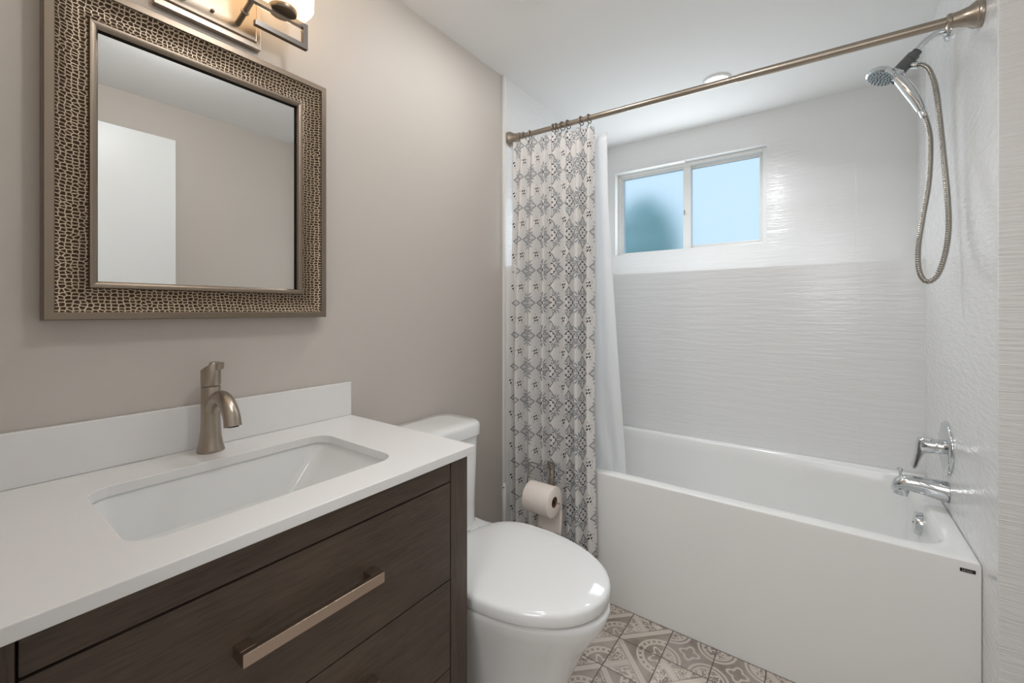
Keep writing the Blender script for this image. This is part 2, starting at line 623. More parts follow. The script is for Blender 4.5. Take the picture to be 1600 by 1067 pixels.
# tiled alcove walls
plain('wall_alcove_left', M['tile_y'], XL - 0.1, XL + 0.006, 1.578, YB + 0.1, 0, ZC)
bm = bmesh.new()
ys = 1.48
pts = [(XR, ys), (XO + 0.1, ys), (XO + 0.1, YB + 0.1), (0.352, YB + 0.1), (0.350, YB), (XR, YL)]
loft(bm, [[(x, y, 0) for x, y in pts], [(x, y, ZC) for x, y in pts]])
struct('wall_alcove_right', bm, M['tile_y'], smooth=False)
plain('wall_alcove_return', M['tile_r'], XR, XO + 0.1, ys - 0.008, ys + 0.0005, 0, ZC, bevel=0.0015)
XLL = XL + 0.080
plain('wall_alcove_left_lower', M['tile_x'], XL + 0.006, XLL, 1.579, YL, 0, ZLEDGE, bevel=0.003)
plain('wall_back_lower', M['tile_x'], XL + 0.006, XR + 0.02, YL, YB, 0, ZLEDGE)
# upper back wall with the window opening
WX0, WX1, WZ0, WZ1 = -1.108, -0.246, 1.522, 2.062
bm = bmesh.new()
y0, y1 = YB, YB + 0.17
box(bm, XL - 0.1, WX0, y0, y1, ZLEDGE - 0.2, ZC)
box(bm, WX1, XR + 0.2, y0, y1, ZLEDGE - 0.2, ZC)
box(bm, WX0, WX1, y0, y1, ZLEDGE - 0.2, WZ0)
box(bm, WX0, WX1, y0, y1, WZ1, ZC)
struct('wall_back', bm, M['tile_x'], smooth=False)
# entrance wall with a doorway behind the camera
DX0, DX1, DZ = -0.46, 0.36, 2.05
bm = bmesh.new()
box(bm, XL - 0.1, DX0, YF - 0.12, YF, 0, ZC)
box(bm, DX1, XO + 0.1, YF - 0.12, YF, 0, ZC)
box(bm, DX0, DX1, YF - 0.12, YF, DZ, ZC)
struct('wall_front', bm, M['paint'], smooth=False)
plain('wall_hall', M['paint'], -1.3, 1.2, -1.75, -1.65, 0, ZC)
plain('wall_hall_left', M['paint'], -1.3, -1.2, -1.65, YF - 0.12, 0, ZC)
plain('wall_hall_right', M['paint'], 1.1, 1.2, -1.65, YF - 0.12, 0, ZC)
bm = bmesh.new()
for x0, x1 in ((DX0 - 0.06, DX0), ):
    box(bm, x0, x1, YF, YF + 0.012, 0, DZ + 0.06)
box(bm, DX0, DX1, YF, YF + 0.012, DZ, DZ + 0.06)
struct('trim_1', bm, M['white_trim'], smooth=False, bevel=0.002)
# tile edge strips
plain('trim_2', M['white_trim'], XL - 0.002, XL + 0.011, 1.565, 1.579, 0, ZC, bevel=0.002)
plain('baseboard_left', M['white_trim'], XL, XL + 0.014, 0.80, 1.56, 0, 0.09, bevel=0.003)
plain('baseboard_right', M['white_trim'], XO - 0.014, XO, 0.80, 1.46, 0, 0.09, bevel=0.003)
plain('ground', M['ground'], -7, 5, YB + 0.17, 12, 1.2, 1.3)

# door leaf standing open against the right wall
d = obj('door_1', boxm(0.362, 0.398, 0.0, 0.765, 0.012, 2.045), M['door'], bevel=0.002, smooth=False)
d['kind'] = 'structure'
bm = bmesh.new()
lathe(bm, [(0.026, 0), (0.026, 0.006), (0.010, 0.010), (0.010, 0.03)], (0.362, 0.70, 0.98), (-1, 0, 0), 20)
lathe(bm, [(0.012, 0.028), (0.025, 0.036), (0.027, 0.048), (0.022, 0.06), (0.001, 0.062)], (0.362, 0.70, 0.98), (-1, 0, 0), 20)
obj('door_knob', bm, M['nickel'], d)

# window: outer frame, fixed and sliding sash, panes, latch
wy = YB + 0.055
win = bpy.data.objects.new('window_1', None)
col.objects.link(win)
win.location = ((WX0 + WX1) / 2, wy, WZ0)
win['kind'] = 'structure'
bm = bmesh.new()
for (a, b, c_, e) in ((WX0, WX0 + 0.022, WZ0, WZ1), (WX1 - 0.022, WX1, WZ0, WZ1), (WX0 + 0.022, WX1 - 0.022, WZ0, WZ0 + 0.016), (WX0 + 0.022, WX1 - 0.022, WZ1 - 0.022, WZ1)):
    box(bm, a, b, wy - 0.01, wy + 0.07, c_, e)
obj('window_frame', bm, M['white_trim'], win, smooth=False, bevel=0.002)
def sash(x0, x1, z0, z1, y, wl, wr, wb, wt, name):
    bm = bmesh.new()
    box(bm, x0, x0 + wl, y, y + 0.024, z0, z1)
    box(bm, x1 - wr, x1, y, y + 0.024, z0, z1)
    box(bm, x0 + wl, x1 - wr, y, y + 0.024, z0, z0 + wb)
    box(bm, x0 + wl, x1 - wr, y, y + 0.024, z1 - wt, z1)
    s = obj(name, bm, M['white_trim'], win, smooth=False, bevel=0.002)
    obj('pane', boxm(x0 + wl - 0.004, x1 - wr + 0.004, y + 0.010, y + 0.015, z0 + wb - 0.004, z1 - wt + 0.004), M['frosted'], s, smooth=False)
    return s
xm = -0.672
sash(WX0 + 0.020, xm + 0.022, WZ0 + 0.008, WZ1 - 0.018, wy + 0.004, 0.012, 0.044, 0.006, 0.014, 'sliding_sash')
sash(xm - 0.02, WX1 - 0.018, WZ0 + 0.014, WZ1 - 0.018, wy + 0.034, 0.042, 0.024, 0.024, 0.014, 'fixed_sash')
bm = boxm(xm - 0.016, xm - 0.011, wy - 0.003, wy + 0.004, 1.745, 1.775)
obj('latch', bm, M['nickel'], win, bevel=0.003)
# loose white lip along the left half of the head and the left jamb
bm = bmesh.new()
box(bm, WX0, WX0 + 0.006, YB - 0.012, wy - 0.008, WZ0, WZ1)
box(bm, WX0 + 0.006, xm, YB - 0.012, wy - 0.008, WZ1 - 0.006, WZ1)
obj('jamb_liner', bm, M['white_trim'], win, smooth=False, bevel=0.0015)

# shrub outside the left pane
sh = thing('garden_shrub', (-1.25, 3.75, 1.3), 'rounded green shrub outside, blurred behind the left frosted window pane', 'shrub')
bm = bmesh.new()
for k in range(1500):
    z = random.uniform(-1, 1); a = random.uniform(0, 2 * PI); r_ = random.uniform(0.75, 1.0)
    s_ = math.sqrt(1 - z * z)
    n_ = Vector((s_ * math.cos(a), s_ * math.sin(a), z))
    c_ = Vector((-1.28, 3.75, 1.73)) + Vector((n_.x * 0.31, n_.y * 0.24, n_.z * 0.43)) * r_
    d_, u_, v_ = frame_of(n_ + Vector((random.uniform(-.6, .6), random.uniform(-.6, .6), random.uniform(-.6, .6))))
    L = random.uniform(0.03, 0.055)
    vs = [bm.verts.new(c_ + u_ * L), bm.verts.new(c_ + v_ * L * 0.5 + d_ * 0.006), bm.verts.new(c_ - u_ * L), bm.verts.new(c_ - v_ * L * 0.5 + d_ * 0.006)]
    bm.faces.new(vs)
obj('foliage', bm, M['leaf'], sh, smooth=False)
bm = bmesh.new()
tube(bm, [(-1.25, 3.75, 1.3), (-1.245, 3.755, 1.45), (-1.25, 3.75, 1.8)], [0.02, 0.016, 0.008], 8)
obj('stem', bm, M['bark'], sh)

# ------------------------------------------------------------------ vanity
VY0, VY1, VX = 0.0, 0.767, -0.692
VTOP = 0.817
van = thing('vanity_cabinet', (XL + 0.25, 0.385, 0), 'dark stained oak vanity cabinet with drawers under the white sink top', 'cabinet')
bm = bmesh.new()
box(bm, XL + 0.003, VX - 0.022, VY0 + 0.003, VY1 - 0.003, 0.10, VTOP - 0.15)
box(bm, XL + 0.003, XL + 0.05, VY0 + 0.003, VY1 - 0.003, VTOP - 0.15, VTOP)
box(bm, VX - 0.045, VX - 0.022, VY0 + 0.003, VY1 - 0.003, VTOP - 0.15, VTOP)
obj('carcass', bm, M['wood_z'], van, smooth=False)
for a, b in ((VY0, VY0 + 0.055), (VY1 - 0.055, VY1)):
    obj('stile', boxm(VX - 0.06, VX, a, b, 0.0, VTOP), M['wood_z'], van, smooth=False, bevel=0.0012)
    obj('side_post', boxm(XL + 0.003, XL + 0.06, a, b, 0.0, VTOP), M['wood_z'], van, smooth=False, bevel=0.0012)
for a in (VY0 + 0.004, VY1 - 0.012):
    obj('side_panel', boxm(XL + 0.06, VX - 0.06, a, a + 0.008, 0.10, VTOP), M['wood_z'], van, smooth=False)
da, db = VY0 + 0.0575, VY1 - 0.0575
obj('top_rail', boxm(VX - 0.022, VX - 0.001, da, db, 0.767, VTOP), M['wood_y'], van, smooth=False, bevel=0.001)
obj('bottom_rail', boxm(VX - 0.022, VX - 0.001, da, db, 0.10, 0.150), M['wood_y'], van, smooth=False, bevel=0.001)
def pull(parent, z):
    bm = bmesh.new()
    x0, x1 = VX - 0.001, VX + 0.033
    ya, yb = 0.262, 0.502
    for y in (ya, yb - 0.022):
        box(bm, x0, x1 - 0.0095, y, y + 0.022, z - 0.0095, z + 0.0095)
    box(bm, x1 - 0.010, x1, ya, yb, z - 0.0095, z + 0.0095)
    obj('handle', bm, M['satin_pull'], parent, smooth=False, bevel=0.0008)
for z0, z1, hz in ((0.5425, 0.7635, 0.664), (0.3385, 0.5395, 0.458), (0.1535, 0.3355, 0.252)):
    dr = obj('drawer', boxm(VX - 0.022, VX - 0.001, da, db, z0, z1), M['wood_y'], van, smooth=False, bevel=0.001)
    pull(dr, hz)

# countertop with the sink cut-out
KX0, KX1, KY0, KY1, KZ0, KZ1 = XL + 0.003, -0.674, -0.012, 0.775, 0.8175, 0.8375
ct = thing('vanity_countertop', (XL + 0.25, 0.385, KZ0), 'white quartz vanity top with a rectangular sink cut-out', 'countertop')
SX0, SX1, SY0, SY1 = -1.060, -0.762, 0.163, 0.612
bm = bmesh.new()
def ring_slab(bm, inner, x0, x1, y0, y1, z0, z1):
    n = len(inner)
    out = []
    cx, cy = (x0 + x1) / 2, (y0 + y1) / 2
    ic = [(p[0], p[1]) for p in inner]
    # outer loop: corners snapped to the middle point of each rounded corner
    per = n // 4
    corners = [(x1, y1), (x0, y1), (x0, y0), (x1, y0)]
    for k in range(n):
        seg, i = divmod(k, per)
        h_ = (per - 1) / 2
        px, py = ic[k]
        c_ = corners[seg]
        if abs(i - h_) < 0.6: out.append(c_)
        elif (seg % 2 == 0) == (i < h_): out.append((c_[0], py))
        else: out.append((px, c_[1]))
    loft(bm, [[(a, b, z0) for a, b in ic], [(a, b, z1) for a, b in ic], [(a, b, z1) for a, b in out], [(a, b, z0) for a, b in out], [(a, b, z0) for a, b in ic]], False, False)
ring_slab(bm, rrect(SX0, SX1, SY0, SY1, 0.042, 0, 8), KX0, KX1, KY0, KY1, KZ0, KZ1)
bmesh.ops.remove_doubles(bm, verts=bm.verts, dist=1e-5)
obj('slab', bm, M['quartz'], ct, smooth=False, bevel=0.0018)
obj('backsplash', boxm(XL + 0.003, XL + 0.015, KY0, KY1, KZ1 + 0.0003, 0.939), M['quartz'], ct, smooth=False, bevel=0.0015)

# undermount basin
sk = thing('sink_basin', (-0.91, 0.386, 0.66), 'white rectangular undermount sink basin set below the vanity top', 'sink')
bm = bmesh.new()
e = 0.010
loops = [rrect(SX0 - 0.02, SX1 + 0.02, SY0 - 0.02, SY1 + 0.02, 0.05, KZ0 - 0.014, 8),
         rrect(SX0 - 0.02, SX1 + 0.02, SY0 - 0.02, SY1 + 0.02, 0.05, KZ0 - 0.0005, 8),
         rrect(SX0 - 0.004, SX1 + 0.004, SY0 - 0.004, SY1 + 0.004, 0.046, KZ0 - 0.0005, 8),
         rrect(SX0 - 0.001, SX1 + 0.001, SY0 - 0.001, SY1 + 0.001, 0.046, KZ0 - 0.012, 8),
         rrect(SX0 + 0.010, SX1 - 0.010, SY0 + 0.018, SY1 - 0.075, 0.034, KZ0 - 0.100, 8),
         rrect(SX0 + 0.018, SX1 - 0.016, SY0 + 0.028, SY1 - 0.100, 0.034, KZ0 - 0.124, 8),
         rrect(SX0 + 0.045, SX1 - 0.040, SY0 + 0.055, SY1 - 0.130, 0.03, KZ0 - 0.136, 8)]
loft(bm, loops, False, True)
lo2 = [rrect(SX0 - 0.02, SX1 + 0.02, SY0 - 0.02, SY1 + 0.02, 0.05, KZ0 - 0.014, 8),
       rrect(SX0 - 0.004, SX1 + 0.004, SY0 - 0.004, SY1 + 0.004, 0.05, KZ0 - 0.020, 8),
       rrect(SX0 + 0.006, SX1 - 0.004, SY0 + 0.01, SY1 - 0.03, 0.05, KZ0 - 0.09, 8),
       rrect(SX0 + 0.05, SX1 - 0.04, SY0 + 0.055, SY1 - 0.11, 0.05, KZ0 - 0.148, 8)]
loft(bm, lo2, False, True)
bmesh.ops.remove_doubles(bm, verts=bm.verts, dist=1e-5)
obj('bowl', bm, M['porcelain'], sk, ang=50)
bm = bmesh.new()
lathe(bm, [(0.030, 0), (0.030, 0.003), (0.024, 0.004), (0.020, 0.002), (0.001, 0.002)], (-0.93, 0.37, KZ0 - 0.1379), (0, 0, 1), 24)
obj('drain', bm, M['chrome'], sk)

# faucet
FX, FY, FZ = -1.138, 0.385, KZ1 + 0.0003
fa = thing('sink_faucet', (FX, FY, FZ), 'brushed nickel single-hole faucet with a short curved spout behind the sink', 'faucet')
bm = bmesh.new()
lathe(bm, [(0.0265, 0), (0.0275, 0.002), (0.0268, 0.006), (0.0235, 0.018), (0.0212, 0.032), (0.0198, 0.050), (0.0192, 0.075), (0.0190, 0.146), (0.0182, 0.148), (0.0175, 0.148)], (FX, FY, FZ), (0, 0, 1), 36)
obj('body', bm, M['nickel'], fa, ang=40)
bm = bmesh.new()
pth = catmull([(FX + 0.002, FY, FZ + 0.088), (FX + 0.028, FY, FZ + 0.117), (FX + 0.060, FY, FZ + 0.128), (FX + 0.092, FY, FZ + 0.118), (FX + 0.113, FY, FZ + 0.096), (FX + 0.120, FY, FZ + 0.074)], 6)
nn = len(pth)
tube(bm, pth, [(0.0150 + 0.0022 * (i / nn), 0.0130 + 0.0035 * math.sin(PI * min(1, i / nn * 1.2))) for i in range(nn)], 20, up=(0, 1, 0))
obj('spout', bm, M['nickel'], fa, ang=50)
bm = bmesh.new()
n = 32
def slant(h0, h1, r, lim):
    return [(FX + r * math.cos(2 * PI * k / n), FY + r * math.sin(2 * PI * k / n),
             FZ + (h0 if h1 is None else min(lim, h0 + (h1 - h0) * (math.cos(2 * PI * k / n - 1.0) + 1) / 2))) for k in range(n)]
loft(bm, [slant(0.1505, None, 0.0178, 9), slant(0.1505, None, 0.0192, 9), slant(0.1515, None, 0.0196, 9), slant(0.184, 0.206, 0.0196, 0.2), slant(0.187, 0.209, 0.0178, 0.203)])
obj('handle', bm, M['nickel'], fa, ang=45)
bm = bmesh.new()
L0 = [(-0.004, -0.011, 0.184), (0.0225, -0.012, 0.1855), (0.0235, -0.012, 0.2015), (0.002, -0.011, 0.2045)]
ca, sa = math.cos(0.8), math.sin(0.8)
loft(bm, [[(FX + x * ca - y * sa * t_, FY + x * sa + y * ca * t_, FZ + z) for x, y, z in L0] for t_ in (1, -1)])
obj('lever', bm, M['nickel'], fa, smooth=False, bevel=0.002)
obj('aerator', lathe_bm := (lambda b: (lathe(b, [(0.0115, 0), (0.0115, 0.0008), (0.009, 0.001)], (FX + 0.1202, FY, FZ + 0.0742), (0.1, 0, -1), 20), b)[1])(bmesh.new()), M['black'], fa)

# ------------------------------------------------------------------ mirror
mi = thing('wall_mirror', (XL + 0.02, 0.40, 1.47), 'rectangular wall mirror in a wide hammered bronze frame', 'mirror')
OY0, OY1, OZ0, OZ1 = 0.125, 0.679, 1.141, 1.800
def rect_profile(name, prof, m, ang=30, **k):
    """prof: (inset from the outer edge, x) - swept round the rectangle with mitred corners"""
    bm = bmesh.new()
    loops = [[(x, OY0 + i, OZ0 + i), (x, OY1 - i, OZ0 + i), (x, OY1 - i, OZ1 - i), (x, OY0 + i, OZ1 - i)] for i, x in prof]
    loft(bm, loops, False, False)
    return obj(name, bm, m, mi, ang=ang, **k)
xf = XL + 0.040
rect_profile('outer_frame', [(0.004, XL + 0.003), (0.0, XL + 0.006), (0.0, xf - 0.006), (0.0012, xf - 0.004), (0.0012, xf - 0.001), (0.002, xf), (0.0145, xf), (0.0155, xf - 0.001), (0.0155, xf - 0.006), (0.0155, XL + 0.003), (0.004, XL + 0.003)], M['nickel_dark'], 25)
prof = []
for k in range(11):
    t = k / 10
    prof.append((0.0155 + 0.0475 * t, xf - 0.004 - 0.013 * math.sin(PI / 2 * t) - 0.004 * math.sin(PI * t)))
band = rect_profile('hammered_band', prof, M['hammered'], 60)
xl = xf - 0.017
rect_profile('inner_lip', [(0.063, xl - 0.004), (0.063, xl + 0.003), (0.0645, xl + 0.005), (0.067, xl + 0.005), (0.074, xl + 0.002), (0.0765, xl - 0.001), (0.0770, xl - 0.003), (0.063, xl - 0.006), (0.063, xl - 0.004)], M['nickel_dark'], 25)
i = 0.0770
rect_profile('rabbet_shade', [(0.0768, xl - 0.0025), (0.0772, xl - 0.003), (0.0772, XL + 0.012), (0.070, XL + 0.011), (0.070, xl - 0.004)], M['painted_dark'], 25)  # dark strip paints in the shade under the lip's inner edge
obj('glass', boxm(XL + 0.004, XL + 0.0130, OY0 + i - 0.004, OY1 - i + 0.004, OZ0 + i - 0.004, OZ1 - i + 0.004), M['mirror'], mi, smooth=False)

# ------------------------------------------------------------------ vanity light
vl = thing('vanity_light', (XL, 0.40, 1.89), 'nickel two-shade vanity light bar lit above the mirror', 'wall light')
obj('backplate', boxm(XL + 0.0005, XL + 0.016, 0.292, 0.511, 1.833, 1.955), M['nickel'], vl, smooth=False, bevel=0.0012)
bm = bmesh.new()
loft(bm, [[(XL + 0.016, 0.302, 1.846), (XL + 0.016, 0.501, 1.846), (XL + 0.016, 0.501, 1.945), (XL + 0.016, 0.302, 1.945)],
          [(XL + 0.021, 0.305, 1.849), (XL + 0.021, 0.498, 1.849), (XL + 0.021, 0.498, 1.942), (XL + 0.021, 0.305, 1.942)]])
obj('cover_panel', bm, M['nickel'], vl, smooth=False, bevel=0.001)
for y in (0.40,):
    bm = bmesh.new()
    lathe(bm, [(0.004, 0), (0.004, 0.004), (0.003, 0.006), (0.001, 0.0065)], (XL + 0.021, y, 1.872), (1, 0, 0), 14)
    obj('screw', bm, M['nickel_dark'], vl)
BX = XL + 0.105
BZ = 1.897
def bar_half(s):
    y = lambda v: 0.402 + s * (v - 0.402)
    bm = bmesh.new()
    w = 0.006
    box(bm, BX - w, BX + w, min(y(0.402), y(0.585)), max(y(0.402), y(0.585)), BZ - w, BZ + w)
    a, b = sorted((y(0.585 - 2 * w), y(0.585)))
    box(bm, BX - w, BX + w, a, b, BZ - 0.047, BZ - w)
    a, b = sorted((y(0.458), y(0.585)))
    box(bm, BX - w, BX + w, a, b, BZ - 0.059, BZ - 0.047)
    return bm
bm = bar_half(1)
b2 = bar_half(-1)
me_ = bpy.data.meshes.new('tmp'); b2.to_mesh(me_); b2.free(); bm.from_mesh(me_); bpy.data.meshes.remove(me_)
bmesh.ops.remove_doubles(bm, verts=bm.verts, dist=1e-5)
obj('bar', bm, M['bar_chrome'], vl, smooth=False)
for y in (0.345, 0.455):
    bm = bmesh.new()
    tube(bm, catmull([(XL + 0.019, y, 1.872), (XL + 0.040, y, 1.878), (XL + 0.070, y, 1.887), (BX - 0.003, y, BZ)], 5), 0.0062, 12)
    lathe(bm, [(0.009, 0), (0.009, 0.004), (0.007, 0.006)], (XL + 0.060, y, 1.884), (1, 0, 0.28), 14)
    obj('arm', bm, M['nickel'], vl)
for yc in (0.402 - 0.122, 0.402 + 0.122):
    bm = bmesh.new()
    lathe(bm, [(0.014, 0), (0.030, 0.002), (0.032, 0.006), (0.032, 0.013), (0.028, 0.015)], (BX, yc, BZ + 0.002), (0, 0, 1), 28)
    obj('shade_holder', bm, M['nickel_dark'], vl)
    bm = bmesh.new()
    z = BZ + 0.016
    w, dp = 0.066, 0.050
    rows = []
    for ins, dz in ((0.030, 0.004), (0.012, 0.0), (0.004, 0.003), (0.0, 0.012), (-0.001, 0.06), (-0.002, 0.13), (-0.001, 0.131), (0.004, 0.131), (0.006, 0.06), (0.010, 0.014), (0.022, 0.010)):
        rows.append(rrect(BX - dp + ins, BX + dp - ins, yc - w + ins, yc + w - ins, 0.032 - max(0, ins) * 0.5, z + dz, 8))
    loft(bm, rows, True, True)
    obj('shade', bm, M['opal'], vl, ang=60)
    lamp('vanity_bulb_light', 'POINT', (BX, yc, z + 0.10), LIGHTS['bulb'], (1.0, 0.86, 0.68), 0.02)

# ------------------------------------------------------------------ ceiling lights
def downlight(name, c, r, label, lens):
    t = thing(name, (c[0], c[1], ZC), label, 'ceiling light')
    bm = bmesh.new()
    lathe(bm, [(r, 0), (r, -0.003), (r * 0.93, -0.007), (r * 0.80, -0.008), (r * 0.76, -0.004)], (c[0], c[1], ZC), (0, 0, 1), 40, True, False)
    obj('trim_ring', bm, M['white_trim'], t, ang=60)
    bm = bmesh.new()
    lathe(bm, [(r * 0.765, -0.001), (r * 0.765, -0.005), (r * 0.4, -0.0065), (0.001, -0.007)], (c[0], c[1], ZC), (0, 0, 1), 40)
    obj('lens', bm, lens, t)
    return t
downlight('ceiling_downlight', (-0.40, 2.18), 0.062, 'small round recessed light in the ceiling over the bathtub', M['led'])
downlight('ceiling_downlight', (-0.79, 1.155), 0.095, 'round ceiling light over the toilet, cut by the photo top edge', M['led'])

# ------------------------------------------------------------------ toilet
TC = 1.0
to = thing('toilet', (-0.85, TC, 0), 'white skirted toilet with closed lid between vanity and bathtub', 'toilet')
def egg(xb, xf_, hw, z, n=48, sq=2.0, back=0.6):
    """outline: blunt back at xb, rounded front at xf_; widest a bit behind the middle"""
    xm_ = xb + (xf_ - xb) * 0.42
    out = []
    for k in range(n):
        a = 2 * PI * k / n
        c, s = math.cos(a), math.sin(a)
        if c >= 0:
            x = xm_ + (xf_ - xm_) * c
            y = hw * (abs(s) ** 0.96) * (1 if s >= 0 else -1)
        else:
            x = xm_ - (xm_ - xb) * (abs(c) ** back)
            y = hw * (abs(s) ** (0.9)) * (1 if s >= 0 else -1)
        out.append((x, TC + y, z))
    return out
bm = bmesh.new()
loft(bm, [egg(-1.17, -0.600, 0.118, 0.0), egg(-1.17, -0.598, 0.120, 0.02), egg(-1.17, -0.575, 0.128, 0.10), egg(-1.172, -0.535, 0.145, 0.20), egg(-1.174, -0.492, 0.168, 0.29), egg(-1.176, -0.450, 0.189, 0.35), egg(-1.176, -0.438, 0.198, 0.38), egg(-1.176, -0.436, 0.200, 0.393), egg(-1.176, -0.440, 0.197, 0.398), egg(-1.176, -0.450, 0.189, 0.400)])
obj('bowl', bm, M['porcelain'], to, ang=50)
bm = bmesh.new()
loft(bm, [egg(-0.915, -0.468, 0.174, 0.4005), egg(-0.916, -0.464, 0.178, 0.402), egg(-0.916, -0.463, 0.179, 0.4085), egg(-0.914, -0.466, 0.176, 0.4095)])
obj('seat', bm, M['white_plastic'], to, ang=50)
bm = bmesh.new()
lid = []
for f_, z in ((-0.006, 0.410), (0.0, 0.411), (0.002, 0.414), (0.002, 0.434), (0.0005, 0.439), (-0.004, 0.443), (-0.012, 0.4455), (-0.05, 0.449), (-0.10, 0.452), (-0.16, 0.453)):
    lid.append(egg(-0.930 - f_ * 0.6, -0.441 + f_, 0.196 + f_ * 0.98, z))
loft(bm, lid)
obj('lid', bm, M['porcelain'], to, ang=50)
for y in (TC - 0.075, TC + 0.075):
    bm = bmesh.new()
    lathe(bm, [(0.011, -0.02), (0.012, -0.018), (0.012, 0.018), (0.011, 0.02)], (-0.940, y, 0.424), (0, 1, 0), 16)
    obj('hinge', bm, M['white_plastic'], to)
bm = bmesh.new()
def trr(x0, x1, hw, r, z): return rrect(x0, x1, TC - hw, TC + hw, r, z, 8)
loft(bm, [trr(-1.186, -0.90, 0.150, 0.04, 0.34), trr(-1.186, -0.888, 0.172, 0.04, 0.396), trr(-1.186, -0.890, 0.173, 0.04, 0.405), trr(-1.186, -0.895, 0.170, 0.04, 0.409), trr(-1.188, -0.990, 0.172, 0.05, 0.412), trr(-1.188, -0.997, 0.174, 0.05, 0.422), trr(-1.188, -0.998, 0.176, 0.05, 0.48), trr(-1.189, -0.994, 0.184, 0.05, 0.712), trr(-1.189, -0.996, 0.182, 0.05, 0.716)])
obj('tank', bm, M['porcelain'], to, ang=50)
bm = bmesh.new()
loft(bm, [trr(-1.189, -0.990, 0.187, 0.05, 0.717), trr(-1.190, -0.986, 0.191, 0.052, 0.720), trr(-1.190, -0.985, 0.192, 0.053, 0.752), trr(-1.188, -0.988, 0.189, 0.052, 0.760), trr(-1.182, -0.996, 0.181, 0.05, 0.765), trr(-1.15, -1.03, 0.14, 0.04, 0.767)])
obj('tank_lid', bm, M['porcelain'], to, ang=50)
# toilet brush
tb = thing('toilet_brush', (-1.103, 1.457, 0), 'white toilet brush handle standing by the wall behind the toilet', 'toilet brush')
bm = bmesh.new()
lathe(bm, [(0.045, 0), (0.048, 0.01), (0.044, 0.10), (0.036, 0.13), (0.030, 0.131), (0.030, 0.02)], (-1.103, 1.457, 0), (0, 0, 1), 28, True, True)
obj('holder', bm, M['white_plastic'], tb)
bm = bmesh.new()
lathe(bm, [(0.006, 0.10), (0.006, 0.29), (0.0075, 0.30), (0.0095, 0.34), (0.0098, 0.375), (0.008, 0.405), (0.005, 0.419), (0.001, 0.421)], (-1.103, 1.457, 0), (0, 0, 1), 16)
h_ = obj('handle', bm, M['white_plastic'], tb, ang=60)
bm = bmesh.new()
lathe(bm, [(0.0028, -0.0005), (0.0028, 0.0006)], (-1.0995, 1.4485, 0.405), (0.35, -0.93, 0), 12)
obj('hole_shade', bm, M['painted_dark'], h_)  # flat dark disc, paints the shade of a hole not cut

# paper stand and roll
ts = thing('toilet_paper_stand', (-0.885, 1.475, 0), 'thin metal freestanding toilet paper stand in front of the curtain', 'paper stand')
bm = bmesh.new()
lathe(bm, [(0.075, 0), (0.075, 0.008), (0.070, 0.012), (0.001, 0.013)], (-0.885, 1.475, 0), (0, 0, 1), 36)
obj('base', bm, M['silver'], ts)
bm = bmesh.new()
tube(bm, [(-0.892, 1.475, 0.012), (-0.892, 1.475, 0.55)], (0.003, 0.005), square=True, up=(0, 1, 0))
tube(bm, [(-0.872, 1.475, 0.012), (-0.872, 1.475, 0.55)], (0.003, 0.005), square=True, up=(0, 1, 0))
box(bm, -0.897, -0.867, 1.472, 1.478, 0.545, 0.553)
obj('post', bm, M['silver'], ts, smooth=False)
RX0, RX1, RY, RZ, RR = -0.936, -0.822, 1.402, 0.432, 0.0565
bm = bmesh.new()
tube(bm, [(-0.892, 1.470, 0.530), (-0.93, 1.462, 0.535), (-0.962, 1.455, 0.540), (-0.970, 1.453, 0.536), (-0.971, 1.452, 0.52), (-0.968, 1.43, 0.45), (-0.962, 1.405, 0.434), (-0.945, 1.402, RZ), (-0.80, 1.402, RZ)], 0.0032, 8)
obj('arm', bm, M['silver'], ts)
pr = thing('toilet_paper_roll', ((RX0 + RX1) / 2, RY, RZ), 'white toilet paper roll with a hanging sheet on the metal stand', 'toilet paper')
bm = bmesh.new()
lathe(bm, [(0.0205, 0), (RR - 0.003, 0), (RR, 0.002), (RR, RX1 - RX0 - 0.002), (RR - 0.003, RX1 - RX0), (0.0205, RX1 - RX0), (0.0205, 0)], (RX0, RY, RZ), (1, 0, 0), 40, False, False)
obj('paper', bm, M['paper'], pr, ang=40)
bm = bmesh.new()
lathe(bm, [(0.0205, 0.0005), (0.0205, RX1 - RX0 - 0.0005), (0.0188, RX1 - RX0 - 0.0005), (0.0188, 0.0005), (0.0205, 0.0005)], (RX0, RY, RZ), (1, 0, 0), 28, False, False)
obj('core', bm, M['card'], pr)
bm = bmesh.new()
rows = []
for k in range(14):
    t = k / 13
    z = RZ - 0.150 * t
    y = RY + RR + 0.0005 + 0.004 * math.sin(t * 2.5) - 0.012 * t * t
    rows.append([(RX0 + 0.001 + (RX1 - RX0 - 0.002) * i_ / 10, y + 0.003 * math.sin(i_ * 0.7 + t * 2) * t, z + 0.006 * math.sin(i_ * 0.9) * t * t) for i_ in range(11)])
loft(bm, rows, False, False, closed=False)
sh_ = obj('loose_sheet', bm, M['paper'], pr, ang=80)
so = sh_.modifiers.new('thick', 'SOLIDIFY'); so.thickness = 0.0006

